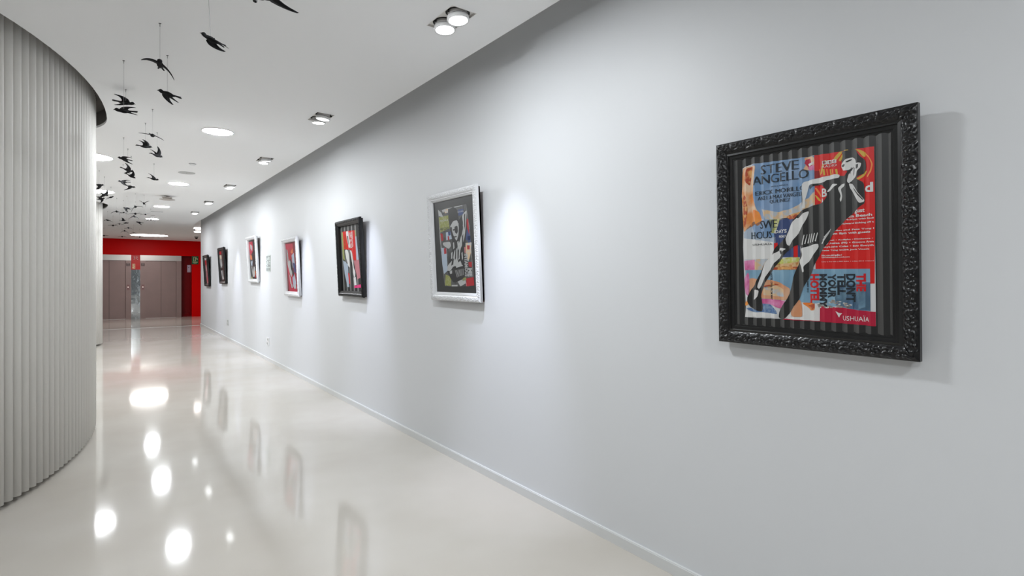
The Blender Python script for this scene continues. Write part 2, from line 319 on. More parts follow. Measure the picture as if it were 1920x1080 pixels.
TXT1=[(7, 'ink', 'STEVE', -157, 633, -18, 666, 0, 'serif'),
(7, 'ink', 'ANGELLO', -186, 598, 15, 629, 0, 'serif'),
(7, 'ink', 'WITH FRIENDS', -118, 582, -58, 586, 0, 'serif'),
(7, 'ink', 'ERICK MORILLO', -176, 558, 3, 573, 0, 'serif'),
(7, 'ink', 'AN21 & MAX VANGELI', -169, 539, -9, 553, 0, 'serif'),
(7, 'ink', 'QULINEZ', -125, 522, -49, 536, 0, 'serif'),
(7, 'ink', 'SWE', -162, 434, -97, 463, 0, 'serif'),
(7, 'ink', 'HOUS', -197, 397, -116, 423, 0, 'serif'),
(7, 'ink', 'USHUAÏA', -191, 372, -116, 381, 0, ''),
(7, 'white', 'DAYS', -105, 413, -63, 426, 0, 'bold'),
(7, 'white', 'FROM 5', -92, 396, -66, 405, 0, 'bold'),
(7, 'white', 'RADIO', 61, 623, 106, 631, 0, ''),
(8, 'darkred', 'B', 64, 637, 72, 645, 0, 'bold'),
(8, 'darkred', 'B', 80, 636, 87, 644, 0, 'bold'),
(8, 'darkred', 'C', 95, 636, 102, 644, 0, 'bold'),
(7, 'white', 'B', 59, 525, 74, 554, 0, 'bold'),
(7, 'white', 'i', 58, 507, 63, 520, 0, 'bold'),
(7, 'white', 'd', 188, 525, 212, 556, 0, 'bold'),
(7, 'white', 'gust', 158, 459, 186, 475, 0, 'bold'),
(7, 'white', 'iza Beach', 135, 449, 209, 458, 0, 'bold'),
(7, 'white', 'at 4:30pm with Radi', 122, 439, 213, 445, 0, 'bold'),
(7, 'white', 'by Howard kicking off t', 103, 426, 213, 433, 0, 'bold'),
(7, 'white', 'e Mac and Pete Tong l', 86, 406, 213, 412, 0, 'bold'),
(7, 'white', 'rom 8pm with guests', 82, 394, 204, 403, 0, 'bold'),
(7, 'white', 'Fresh • Redlight • Disclosure •', 73, 375, 211, 380, 0, 'bold'),
(7, 'white', 'ggy Azalea (PA) • Groove Arm', 60, 363, 212, 371, 0, 'bold'),
(7, 'white', 'Maya Jane Coles • Eats Everyth', 57, 352, 212, 359, 0, 'bold'),
(7, 'white', 'Pete Tong bk2bk Joris Voorn', 57, 341, 200, 347, 0, 'bold'),
(7, 'white', 'bbc.co.uk/radio1', 55, 325, 117, 331, 0, 'bold'),
(7, 'white', 'ushuaiabeachhotel.com', 55, 319, 142, 323, 0, 'bold'),
(7, 'white', 'Entry is free with a BBC Radio 1 in Ibiza 2013 wristband', 55, 304, 212, 308, 0, ''),
(7, 'redink', 'THE', 161, 208, 188, 266, 90, 'heavy'),
(7, 'ink', "DON'T", 131, 173, 159, 265, 90, 'heavy'),
(7, 'ink', 'TELL', 104, 195, 130, 265, 90, 'heavy'),
(7, 'ink', 'YOUR', 73, 184, 101, 265, 90, 'heavy'),
(7, 'ink', 'MOMMY', 45, 152, 72, 265, 90, 'heavy'),
(7, 'redink', 'HOTEL', 15, 165, 45, 265, 90, 'heavy'),
(7, 'ink', 'HOTEL OPEN FROM MAY', -126, 171, -116, 268, 90, 'bold'),
(7, 'ink', 'THE SUMMER 2013', 5, 202, 10, 264, 90, 'bold'),
(7, 'white', 'USHUAÏA', 119, 111, 197, 130, 0, '')]
ART2=[(0,'grey',[(-204,656),(179,661),(211,502),(240,112),(44,105),(-156,100),(-179,251),(-204,457)]),
(1,'midgrey',[(-204,656),(179,661),(240,112),(-156,100)]),
(2,'olive',[(-204,605),(-63,608),(-56,514),(-190,494)]),
(2,'dullwhite',[(-210,662),(-164,636),(-137,601),(-204,615)]),
(2,'dullwhite',[(-156,657),(132,660),(132,654),(-109,652),(-137,629)]),
(2,'navy',[(70,634),(142,633),(139,594),(75,591)]),
(3,'charcoal',[(75,560),(129,595),(166,625),(185,590),(176,487),(149,402),(121,333),(129,246),(132,207),(112,159),(-24,124),(-78,167),(-115,213),(-72,304),(-24,361),(-24,429),(-45,502),(-24,537)]),
(6,'dullwhite',[(-24,519),(12,521),(16,514),(-20,511)]),
(6,'dullwhite',[(26,540),(70,543),(75,533),(37,529)]),
(6,'dullwhite',[(44,414),(64,420),(71,371),(51,354)]),
(6,'dullwhite',[(-45,339),(-24,348),(-31,303),(-52,294)]),
(6,'dullwhite',[(-13,410),(1,414),(5,373),(-13,365)]),
(6,'dullwhite',[(12,248),(95,255),(109,246),(17,233)]),
(6,'dullwhite',[(-78,208),(-42,217),(-45,194),(-71,190)]),
(6,'dullwhite',[(137,568),(149,585),(142,489),(122,465)]),
(6,'dullwhite',[(95,334),(109,343),(112,299),(99,282)]),
(6,'charcoal',[(16,373),(30,380),(19,301),(1,284)]),
(6,'charcoal',[(112,448),(129,464),(119,369),(102,343)]),
(6,'charcoal',[(149,593),(166,600),(156,515),(142,489)]),
(6,'charcoal',[(44,287),(82,300),(75,282),(47,269)]),
(6,'charcoal',[(-36,289),(-9,302),(-24,257),(-52,249)]),
(6,'charcoal',[(-9,504),(19,505),(16,495),(-6,494)]),
(6,'charcoal',[(1,454),(44,455),(40,448),(8,445)]),
(2,'cream',[(-128,654),(-63,656),(-67,627),(-109,626)]),
(2,'rose',[(132,132),(179,126),(176,107),(136,106)]),
(2,'dullred',[(-190,489),(-156,482),(-147,435),(-175,428)]),
(2,'navy',[(179,444),(215,446),(218,403),(185,400)]),
(3,'charcoal',[(-54,650),(17,661),(70,627),(78,564),(44,527),(-45,531),(-67,586)]),
(2,'greyblue',[(-109,489),(-36,493),(-27,438),(-109,433)]),
(3,'dullred',[(-85,460),(-67,460),(-63,431),(-83,432)]),
(3,'navy',[(-78,491),(-42,493),(-42,466),(-74,463)]),
(4,'dullwhite',[(0,562),(57,564),(75,516),(64,459),(37,418),(1,454),(-24,501),(-9,522),(-49,521)]),
(5,'charcoal',[(14,521),(57,526),(61,486),(44,468),(19,480)]),
(4,'dullwhite',[(121,591),(185,623),(176,565),(149,454),(121,403),(82,361),(64,300),(95,253),(44,247),(-24,244),(-67,211),(-115,215),(-104,250),(-24,293),(0,356),(44,372),(82,423),(109,474),(132,534)]),
(5,'charcoal',[(44,372),(71,388),(54,300),(37,283)]),
(5,'charcoal',[(95,475),(121,526),(132,508),(99,440)]),
(3,'dullred',[(171,557),(199,563),(205,451),(179,504)]),
(2,'navy',[(146,480),(208,493),(215,416),(154,419)]),
(4,'dullwhite',[(-160,419),(-54,420),(-42,389),(-78,368),(-156,399)]),
(3,'greyblue',[(-185,382),(-109,374),(-106,215),(-160,190),(-179,260)]),
(4,'dullred',[(-147,375),(-115,379),(-111,337),(-145,335)]),
(4,'charcoal',[(-24,234),(112,246),(132,207),(112,159),(-24,124),(-67,167)]),
(2,'olive',[(-137,187),(-60,172),(-67,105),(-156,107)]),
(5,'dullwhite',[(0,217),(5,217),(26,167),(21,167)]),
(5,'dullwhite',[(17,218),(23,218),(40,170),(35,170)]),
(5,'dullwhite',[(35,220),(40,220),(54,173),(49,173)]),
(5,'dullwhite',[(52,221),(57,221),(68,175),(63,175)]),
(5,'dullwhite',[(70,223),(75,223),(82,178),(76,178)]),
(5,'dullwhite',[(87,225),(92,224),(95,180),(90,180)]),
(5,'dullwhite',[(104,226),(109,226),(109,183),(104,183)]),
(3,'dullwhite',[(-58,113),(26,115),(23,103),(-58,102)]),
(3,'dullwhite',[(23,139),(137,160),(132,125),(64,104)]),
(3,'olive',[(87,160),(142,169),(142,148),(95,141)]),
(3,'dullred',[(141,159),(237,169),(240,112),(146,106)]),
(3,'dullred',[(179,269),(220,272),(220,234),(182,241)]),
(3,'cream',[(152,400),(229,400),(215,330),(179,273),(152,324)]),
(4,'dullred',[(169,384),(205,382),(202,355),(172,356)]),
(4,'rose',[(132,372),(149,374),(149,332),(136,333)])]
TXT2=[(4, 'dullwhite', 'YOU', -190, 569, -72, 582, 0, 'bold'),
(4, 'ink', 'ARE COOL', -190, 508, -63, 526, 0, 'serif'),
(4, 'dullwhite', 'USHUAÏA', 64, 612, 142, 627, 0, ''),
(5, 'dullwhite', 'ME', 172, 172, 221, 229, 90, 'heavy'),
(5, 'dullwhite', 'INTAMOUS', 129, 172, 172, 327, 90, 'bold')]
ART3=[(1,'red',[(-210,668),(121,660),(134,490),(121,361),(56,372),(4,466),(-132,482),(-202,485)]),
(1,'orange',[(-188,620),(-137,619),(-118,482),(-182,485)]),
(1,'olive',[(-253,661),(-210,662),(-193,369),(-238,390)]),
(1,'olive',[(108,659),(165,658),(172,598),(121,597)]),
(1,'greyblue',[(121,597),(175,598),(197,369),(134,361)]),
(1,'greyblue',[(-230,370),(-104,329),(-99,95),(-165,99),(-210,234)]),
(1,'rose',[(70,363),(200,367),(215,191),(134,172),(95,269)]),
(2,'red',[(-110,243),(-82,233),(-71,129),(-99,128)]),
(2,'white',[(-118,664),(-44,662),(-23,591),(-10,496),(-63,489),(-99,567)]),
(3,'board3',[(-99,615),(-61,616),(-44,536),(-77,518)]),
(2,'white',[(-193,470),(-99,481),(-63,404),(-44,290),(-99,305),(-137,406)]),
(2,'white',[(-36,464),(9,467),(35,382),(56,307),(95,251),(83,191),(17,233),(-2,308),(-28,384)]),
(3,'board3',[(-77,480),(-23,478),(17,308),(17,233),(56,139),(4,103),(-44,233),(-36,327)]),
(3,'white',[(35,190),(95,200),(108,121),(51,111)]),
(2,'pinkm',[(41,109),(220,127),(220,95),(51,88)])]
TXT3=[(4, 'white', "DON'T TELL YOUR", -18, 487, 30, 644, 90, 'bold'),
(4, 'white', 'MOMMY HOTEL', 35, 494, 77, 650, 90, 'bold')]
ART4=[(1,'crimson',[(-297,703),(68,695),(168,61),(-199,59)]),
(2,'grey',[(-282,632),(-199,619),(-146,412),(-246,452)]),
(2,'dullred',[(-181,628),(-41,640),(10,501),(-76,457),(-181,506)]),
(3,'dullorange',[(-59,586),(61,636),(68,572),(-7,566)]),
(2,'greyblue',[(-24,539),(101,571),(128,407),(27,373)]),
(4,'dullwhite',[(-253,452),(-76,485),(-7,336),(-59,245),(-146,300)]),
(4,'charcoal',[(-111,504),(-24,474),(78,290),(27,245),(-83,374)]),
(4,'dullwhite',[(-181,301),(-111,245),(-76,152),(-146,161)]),
(4,'greyblue',[(-24,245),(78,299),(145,173),(61,90),(-7,126)]),
(5,'dullwhite',[(-111,161),(-41,153),(-34,107),(-93,106)]),
(5,'dullwhite',[(44,154),(121,164),(135,101),(68,99)]),
(3,'navy',[(27,446),(145,425),(155,299),(68,318)])]
ART5=[(1,'darkboard',[(-332,699),(-9,694),(138,55),(-205,50)]),
(2,'crimson',[(-332,696),(-9,691),(19,544),(-120,479),(-274,461)]),
(3,'dullwhite',[(-216,654),(-36,616),(-64,524),(-194,576)]),
(3,'dullorange',[(-274,470),(-120,462),(-92,384),(-251,389)]),
(3,'charcoal',[(-103,502),(73,403),(73,288),(-92,338)]),
(3,'greyblue',[(-234,353),(-64,372),(-92,267),(-205,293)]),
(3,'dullwhite',[(-194,269),(73,265),(101,103),(-120,92)]),
(4,'charcoal',[(-92,338),(-9,313),(-81,174),(-137,245)]),
(4,'dullorange',[(46,196),(117,195),(128,138),(63,138)]),
(4,'dullred',[(30,126),(128,132),(138,80),(63,80)]),
(4,'lime',[(-251,80),(-194,103),(-182,54),(-239,54)])]
ART6=[(1,'darkboard',[(-416,721),(-51,722),(125,58),(-186,48)]),
(2,'dullred',[(-388,697),(-78,696),(-42,630),(-351,634)]),
(3,'cream',[(-314,619),(-60,615),(-42,537),(-295,539)]),
(3,'grey',[(-351,537),(-51,532),(11,395),(-231,340)]),
(4,'dullwhite',[(-186,503),(-95,457),(-51,337),(-167,369)]),
(4,'dullwhite',[(-231,280),(-6,293),(81,101),(-95,86)]),
(5,'charcoal',[(-113,338),(-51,278),(-6,160),(-78,145)])]
ART7=[(1,'darkboard',[(-358,716),(30,712),(195,54),(-162,41)]),
(2,'dullwhite',[(-284,704),(-17,700),(-5,650),(-259,653)]),
(3,'dullred',[(-247,647),(7,644),(54,521),(-186,525)]),
(3,'rose',[(-210,525),(30,521),(171,79),(-89,68)]),
(4,'dullwhite',[(-137,489),(-41,454),(30,214),(-65,231)]),
(4,'crimson',[(-89,386),(-17,385),(101,112),(7,112)])]
# ================================================================= THE SETTING
HZ=2.68; TOP=2.83; GAPX=1.807
YB=-7.0
bm=B(); prism(bm,[(-3.8,YB),(2.6,YB),(2.6,16.74),(-3.8,16.74)],-.12,0)
tag(obj('floor',bm,FLOOR),kind='structure')
bm=B()
pr=[(16.74,0),(20.2,-.23),(24.6,-.23)]
for (ya,za),(yb,zb) in zip(pr,pr[1:]):
    vs=[bm.verts.new(c) for c in ((-3.8,ya,za),(4.6,ya,za),(4.6,yb,zb),(-3.8,yb,zb),(-3.8,ya,za-.12),(4.6,ya,za-.12),(4.6,yb,zb-.12),(-3.8,yb,zb-.12))]
    for f in ((0,1,2,3),(4,7,6,5),(0,4,5,1),(2,6,7,3),(1,5,6,2),(0,3,7,4)): bm.faces.new([vs[i] for i in f])
tag(obj('floor_lobby',bm,FLOOR),kind='structure')
bm=B(); box(bm,-3.6,1.985,16.725,16.755,-.001,.003); tag(obj('trim_1',bm,mat('floor_joint',(.75,.74,.72),.25)),kind='structure')

def oval(u0,a1,a2,vt,b,n=96):
    """closed outline, widest towards the corridor at y=u0"""
    pts=[]
    for i in range(n):
        t=2*PI*i/n; s,c=math.sin(t),math.cos(t)
        pts.append((vt-b+b*c, u0+(a2 if s>0 else a1)*s))
    return pts
OV=[(5.95,2.75,1.15,-.073,1.5),(13.12,.95,2.6,-.08,1.5)]
HOLE=[(5.95,3.0,1.27,-.012,1.61),(13.02,1.05,2.75,-.01,1.61)]
def grow(o,d): return (o[0],o[1]+d,o[2]+d,o[3]+d,o[4]+d)
main=[(-3.8,YB),(GAPX,YB),(GAPX,14.6),(1.79,15.3),(1.80,16.1),(1.86,17.0),(1.97,18.1),(2.08,19.0),(2.14,19.5),(4.6,19.5),(4.6,24.6),(-3.8,24.6)]
holes=[oval(*o) for o in HOLE]
SPOTY=[2.54,4.77,6.87,9.18,11.37,13.34]; SPX=(1.40,1.552)
for y in SPOTY: holes.append([(SPX[0],y-.14),(SPX[1],y-.14),(SPX[1],y+.14),(SPX[0],y+.14)])
me=curve_mesh([main]+holes,.01)
for v in me.vertices: v.co.z+=HZ+.01
me.materials.clear(); me.materials.append(CEIL)
tag(link(D.objects.new('ceiling',me)),kind='structure')
bm=B(); box(bm,-3.8,4.6,YB,24.6,TOP,TOP+.1); tag(obj('ceiling_upper',bm,CEIL),kind='structure')
bm=B(); box(bm,2.16,4.6,19.5,19.52,HZ+.02,TOP); tag(obj('trim_2',bm,WHITE),kind='structure')
# recess linings round the slatted rooms, above the ceiling openings
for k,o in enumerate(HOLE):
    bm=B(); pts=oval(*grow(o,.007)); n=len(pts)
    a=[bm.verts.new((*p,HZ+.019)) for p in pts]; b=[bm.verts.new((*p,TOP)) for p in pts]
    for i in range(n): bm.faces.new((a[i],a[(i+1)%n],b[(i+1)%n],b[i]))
    bm.faces.new([bm.verts.new((*p,TOP-.003)) for p in pts])  # added dark plate hides the upper ceiling; recess shade is in its colour
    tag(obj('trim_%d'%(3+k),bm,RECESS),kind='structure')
# walls
bm=B(); box(bm,1.99,2.24,YB,16.74,0,TOP); tag(obj('wall_right',bm,WALL),kind='structure')
bm=B(); prism(bm,[(1.976,YB),(1.99,YB),(1.99,16.74),(1.976,16.75)],0,.048)
prism(bm,[(1.980,YB),(1.99,YB),(1.99,16.74),(1.980,16.745)],.048,.052)
tag(obj('baseboard_right',bm,BASEB),kind='structure')
bm=B(); box(bm,-3.8,-3.6,YB,24.315,-.3,TOP); tag(obj('wall_left',bm,WALL),kind='structure')
bm=B(); box(bm,-3.6,1.99,YB,YB+.15,0,TOP); tag(obj('wall_rear',bm,WALL),kind='structure')
bm=B(); box(bm,4.4,4.6,16.49,24.315,-.3,TOP); box(bm,2.24,4.4,16.49,16.74,-.1,TOP); tag(obj('wall_lobby',bm,WALL),kind='structure')
# red lift wall with its openings (plane y 24.2)
Y0,Y1=24.2,24.5; ZF=-.23
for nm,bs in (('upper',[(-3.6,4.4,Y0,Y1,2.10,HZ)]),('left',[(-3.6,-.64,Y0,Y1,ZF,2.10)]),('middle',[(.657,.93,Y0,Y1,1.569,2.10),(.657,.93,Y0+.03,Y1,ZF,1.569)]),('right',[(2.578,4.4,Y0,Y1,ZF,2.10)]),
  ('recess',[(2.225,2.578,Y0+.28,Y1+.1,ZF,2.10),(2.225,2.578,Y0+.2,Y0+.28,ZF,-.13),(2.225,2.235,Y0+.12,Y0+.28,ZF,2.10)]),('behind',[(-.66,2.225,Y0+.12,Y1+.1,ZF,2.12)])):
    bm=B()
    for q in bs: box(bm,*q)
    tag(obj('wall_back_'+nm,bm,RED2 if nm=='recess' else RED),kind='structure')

# ================================================================= SLATTED CURVED ROOMS
def resample(pts,step):
    n=len(pts); L=[0]
    for i in range(n): L.append(L[-1]+math.dist(pts[i],pts[(i+1)%n]))
    m=int(L[-1]/step); out=[]; j=0
    for k in range(m):
        s=L[-1]*k/m
        while L[j+1]<s: j+=1
        f=(s-L[j])/(L[j+1]-L[j]); a,b=pts[j%n],pts[(j+1)%n]
        out.append(((a[0]+(b[0]-a[0])*f,a[1]+(b[1]-a[1])*f),math.atan2(b[1]-a[1],b[0]-a[0])))
    return out
def slat_room(o,label):
    root=empty('slatted_room',(o[3]-o[4],o[0],0)); L=Matrix.Translation((-(o[3]-o[4]),-o[0],0))
    tag(root,label,'slatted wall')
    bm=B()
    for (x,y),a in resample(oval(*grow(o,-.03),n=240),.0725):
        M=L@Matrix.Translation((x,y,0))@Matrix.Rotation(a-PI/2,4,'Z')    # local +x = outwards
        w=.0292; ring=[(-.06,-w)]
        for i in range(9):
            t=-PI/2+PI*i/8; ring.append((.034*max(0,math.cos(t))-.018, w*math.sin(t)))
        ring.append((-.06,w))
        lo=[bm.verts.new(M@Vector((p,q,.030))) for p,q in ring]; hi=[bm.verts.new(M@Vector((p,q,TOP))) for p,q in ring]
        for i in range(len(ring)-1): bm.faces.new((lo[i],lo[i+1],hi[i+1],hi[i]))
        bm.faces.new(list(reversed(lo)))
    s=obj('slat_cladding',bm,SLAT,root)
    for p in s.data.polygons: p.use_smooth=len(p.vertices)==4
    bm=B(); prism(bm,oval(*grow(o,-.085)),.0,TOP-.001)
    bmesh.ops.transform(bm,matrix=L,verts=bm.verts); obj('core_wall',bm,mat('core_wall_grey',(.10,.10,.095),.7),root)
slat_room(OV[0],'large curved wall of pale grey vertical slats filling the left edge of the corridor')
slat_room(OV[1],'distant curved wall of white vertical slats standing behind the large slatted wall')

# ================================================================= CEILING LIGHTS
def downlight(x,y,r,m,label,group=None):
    root=empty('ceiling_light',(x,y,HZ)); tag(root,label,'ceiling light',group)
    bm=B(); lathe(bm,[(0,-.014),(r*.6,-.0125),(r*.9,-.0095),(r,-.0055),(r+.001,-.001)],40); obj('diffuser',bm,m,root)
    bm=B(); lathe(bm,[(r+.002,-.0005),(r+.003,-.007),(r+.010,-.005),(r+.012,0)],40); obj('rim',bm,WHITE,root,True)
DL=[(5.80,'round downlight nearest to the camera, between the birds and the twin spotlights'),(9.39,'round downlight just beyond the flat grey disc cover on the ceiling'),(12.62,'round downlight beyond the stepped ceiling vent, third along its row'),(15.45,'farthest and smallest round downlight of the row, just before the large oval-looking light')]
for y,l in DL: downlight(.83,y,.125,DISCM,l)
for y in (2.3,-1.2): downlight(.83,y,.125,DISCM,'round ceiling downlight above or behind the viewpoint, out of the frame','downlights out of the frame')
downlight(-.19,7.87,.225,BIGM,'large round ceiling light half hidden by the near slatted wall, the nearer of two')
downlight(-.15,10.99,.225,BIGM,'large round ceiling light above the distant slatted wall, the farther of two')
downlight(1.08,21.6,.52,LOBM,'very large round ceiling light over the lobby in front of the red lift wall')
downlight(-1.9,9.4,.225,BIGM,'added large round fill light between the two slatted rooms, hidden from view')  # added out of sight to brighten the space between the rooms

downlight(-.75,-.6,.225,BIGM,'added large round fill light behind the viewpoint, unseen')  # added unseen, off the lamp row, to brighten wall, floor and ceiling
SPL=['nearest twin spotlight, both bright lamps tilted to the camera','second nearest twin spotlight, its left lamp showing a ring, above the white-framed picture','third twin spotlight along the wall edge of the ceiling, bulbs turned nearly level','fourth twin spotlight from the camera, dropped lamps, above the farther white frames','fifth twin spotlight from the camera, hanging low and pale','farthest twin spotlight, a small bright square near the end of the picture wall']
TILT=[((2,-5),(0,-4)),((-6,3),(2,2)),((5,6),(-4,-4)),((3,-6),(2,-3)),((0,-6),(0,-4)),((0,-3),(0,-3))]
AIM=[(22,0)]*7
for k,y in enumerate(SPOTY):
    xc=(SPX[0]+SPX[1])/2
    root=empty('twin_spotlight',(xc,y,HZ)); tag(root,SPL[k],'spotlight')
    bm=B()
    hx,hy=.076,.14
    for x0,x1,y0,y1 in ((-hx,-hx+.004,-hy,hy),(hx-.004,hx,-hy,hy),(-hx,hx,-hy,-hy+.004),(-hx,hx,hy-.004,hy)): box(bm,x0,x1,y0,y1,0,.10)
    box(bm,-hx,hx,-hy,hy,.012,.104); tr=obj('recess_box',bm,TRAY,root)
    for s,yy in ((0,-.069),(1,.069)):
        ry,rx=TILT[k][s]
        bm=B(); lathe(bm,[(0,.0),(.0645,.0),(.0645,.001)],28,Matrix.Translation((0,yy,.0105))); obj('lamp_opening',bm,DARK,tr)
        M=Matrix.Translation((0,yy,.004))@Euler((R(rx),R(-ry),0)).to_matrix().to_4x4()
        bm=B(); lathe(bm,[(.0,.085),(.045,.08),(.052,.05),(.053,-.012)],28,M); lh=obj('lamp_head',bm,mat('lamp_body_grey',(.60,.58,.57),.45),root,True)
        bm=B(); lathe(bm,[(.053,-.012),(.0535,-.016)],28,M); obj('seam_ring',bm,DARK,lh)
        bm=B(); lathe(bm,[(.0535,-.016),(.059,-.017),(.060,-.034),(.056,-.040),(.050,-.036)],28,M); obj('rim',bm,mat('lamp_rim_white',(.80,.80,.80),.3),lh,True)
        bm=B(); lathe(bm,[(.050,-.036),(.03,-.0372),(0,-.0376)],28,M); obj('lens',bm,LENS,lh)
        for sx in (-1,1):
            bm=B(); lathe(bm,[(.006,0),(.006,.016)],8,Matrix.Translation((sx*.054,yy,.004))@Matrix.Rotation(sx*PI/2,4,'Y')); obj('pivot',bm,DARK,lh)
        ld=D.lights.new('spot_beam','SPOT'); ld.energy=SPOTW*(1.75 if s else .02); ld.spot_size=R(41 if s else 76); ld.spot_blend=1.0; ld.shadow_soft_size=.035; ld.color=(.76,.81,1)
        lo=D.objects.new('spot_beam',ld); link(lo,root); lo.location=(.0,yy,-.085)
        dv=Vector((.265 if s else .50,(.06 if s else -.06),-1)).normalized()
        lo.rotation_euler=dv.to_track_quat('-Z','Y').to_euler()

# small ceiling fittings
bm=B(); lathe(bm,[(0,-.004),(.097,-.004),(.10,0)],36); o=obj('disc_cover',bm,GREYD); o.location=(.83,8.36,HZ); tag(o,'flat pale grey disc cover on the ceiling between the first two downlights','cover')
bm=B(); lathe(bm,[(0,-.0015),(.005,-.001),(.005,0)],10); s=obj('screw',bm,DARK,o); s.location=(0,0,-.004)
r=empty('smoke_detector',(.82,7.65,HZ)); tag(r,'tiny white round sensor on the ceiling just in front of the grey disc cover','sensor')
bm=B(); lathe(bm,[(0,-.020),(.025,-.018),(.034,-.006),(.036,0)],28); obj('housing',bm,PLAST,r,True); bm=B(); lathe(bm,[(.0355,-.0005),(.038,-.004),(.040,0)],28); obj('dark_ring',bm,mat('sensor_ring',(.1,.1,.1),.6),r)  # dark grey ring round the sensor housing
r=empty('ceiling_vent',(.80,10.95,HZ)); tag(r,'stepped round vent hanging from the ceiling between two downlights, like stacked discs','vent')
bm=B(); lathe(bm,[(.045,0),(.045,-.006),(.018,-.008),(.018,-.022)],32); obj('stem',bm,METAL,r,True)
bm=B(); lathe(bm,[(.02,-.020),(.075,-.024),(.078,-.030),(.066,-.034),(.062,-.055)],32); obj('upper_cone',bm,mat('vent_beige',(.55,.50,.46),.5),r,True)
bm=B(); lathe(bm,[(.06,-.052),(.115,-.058),(.118,-.063),(.08,-.070),(0,-.072)],32); obj('lower_disc',bm,mat('vent_beige2',(.48,.44,.41),.5),r,True)
for x,y,wd,lb in ((.82,13.72,.22,'thin dark slot vent flush in the ceiling beyond the third downlight'),(.80,14.6,.07,'very short dark slot on the ceiling beside the longer slot vent')):
    bm=B(); box(bm,-wd/2,wd/2,-.02,.02,-.003,0); o=obj('slot_vent',bm,mat('slot_grey',(.28,.27,.27),.6)); o.location=(x,y,HZ); tag(o,lb,'vent')
r=empty('dome_camera',(2.4,21.3,HZ)); tag(r,'small dark dome camera under the lobby ceiling by the end of the picture wall','camera')
bm=B(); lathe(bm,[(.06,0),(.062,-.03),(.05,-.04)],24); obj('housing',bm,METAL,r,True)
bm=B(); lathe(bm,[(.045,-.038),(.04,-.065),(.022,-.085),(0,-.09)],24); obj('dome',bm,DARK,r,True)
for y,z0,lb in ((19.44,TOP-.022,'upper glowing strip light in the raised ceiling past the picture wall'),(19.44,HZ+.022,'lower glowing strip light in the raised ceiling past the picture wall')):
    r=empty('strip_light',(3.2,y,z0)); tag(r,lb,'strip light')
    bm=B(); box(bm,-1.1,1.15,-.012,.0,-.018,.018); obj('diffuser',bm,COVE,r); bm=B(); box(bm,-1.11,1.16,.0,.058,-.021,.021); obj('housing',bm,WHITE,r)

# ================================================================= LIFTS
def lift(xl,label,disp_x,call_x,lefty):
    x0=xl; x1=xl+1.295; root=empty('elevator',((x0+x1)/2,24.2,ZF)); c=(x0+x1)/2; tag(root,label,'elevator')
    T=Matrix.Translation((-c,-24.2,-ZF))
    def bx_(name,a,m,par=root,bev=0):
        bm=B(); box(bm,*a,0,T); return obj(name,bm,m,par,False,bev)
    bx_('header',(x0,x1,24.17,24.315,1.90,2.10),STEELB)
    ja=bx_('jamb',(x0,x0+.16,24.175,24.315,ZF,1.90),STEEL); jb=bx_('jamb',(x1-.16,x1,24.175,24.315,ZF,1.90),STEEL)
    m=(x0+.163+x1-.163)/2
    bx_('door_panel',(x0+.163,m-.004,24.24,24.28,ZF+.004,1.90),STEEL); bx_('door_panel',(m+.004,x1-.163,24.24,24.28,ZF+.004,1.90),STEEL)
    bx_('door_gap',(m-.006,m+.006,24.262,24.29,ZF+.004,1.90),DARK)
    bx_('sill',(x0+.16,x1-.16,24.18,24.30,ZF,ZF+.006),STEELB)
    par=ja if not lefty else jb
    d=bx_('floor_indicator',(disp_x-.052,disp_x+.052,24.166,24.176,1.70,1.80),mat('indicator_plate',(.06,.02,.02),.3),par)
    bm=B(); box(bm,disp_x-.034,disp_x+.034,24.163,24.166,1.755,1.785,0,T); box(bm,disp_x-.04,disp_x+.04,24.163,24.166,1.712,1.722,0,T); obj('display',bm,mat('indicator_grey',(.35,.30,.30),.4),d)
    cp=bx_('call_panel',(call_x-.045,call_x+.045,24.166,24.176,.83,1.02),mat('call_plate',(.26,.15,.15),.35,metal=.6),par)
    bm=B(); lathe(bm,[(0,.006),(.013,.005),(.014,0)],16,T@Matrix.Translation((call_x,24.166,.93))@Matrix.Rotation(PI/2,4,'X')); obj('call_button',bm,mat('button_lit',(1,.9,.85),.3,emit=1.2),cp)
lift(-.638,'left steel elevator with closed doors, partly behind the distant slatted wall',.565,.565,True)
lift(.93,'right steel elevator with closed doors in the red wall',1.01,1.01,False)
bm=B(); box(bm,.657,.93,24.19,24.23,ZF,1.569); tag(obj('mirror_panel',bm,MIRROR),'tall narrow mirror-polished panel between the two elevators','mirror')
r=empty('fire_point_panel',(.7935,24.2,1.569)); tag(r,'red panel with white cross-like arrows and a small yellow symbol sign between the elevators','sign')
T=Matrix.Translation((-.7935,-24.2,-1.569))
bm=B(); box(bm,.66,.927,24.182,24.2,1.569,2.10,0,T); obj('panel',bm,mat('bright_red_panel',(.62,.008,.006),.35),r)
bm=B()
for sx in (-1,1):
    for sz in (-1,1):
        M=T@Matrix.Translation((.793+sx*.040,24.18,1.985+sz*.03))@Matrix.Rotation(-sx*sz*R(38),4,'Y')
        box(bm,-.03,.03,-.002,0,-.007,.007,0,M)
    M=T@Matrix.Translation((.793+sx*.03,24.18,2.05)); box(bm,-.008,.008,-.002,0,-.008,.008,0,M)
obj('white_symbol',bm,MATS['white'],r)
bm=B(); box(bm,.69,.775,24.179,24.182,1.60,1.78,0,T); sg=obj('small_sign',bm,CREAMS,r)
bm=B()
for i in range(4):
    z=1.612+i*.042; 
    for j in range(2): box(bm,.697+j*.04,.722+j*.04,24.176,24.179,z+.01*((i+j)%2),z+.02+.01*((i+j)%2),0,T)
obj('sign_pictograms',bm,mat('sign_red',(.6,.02,.01),.4),sg)
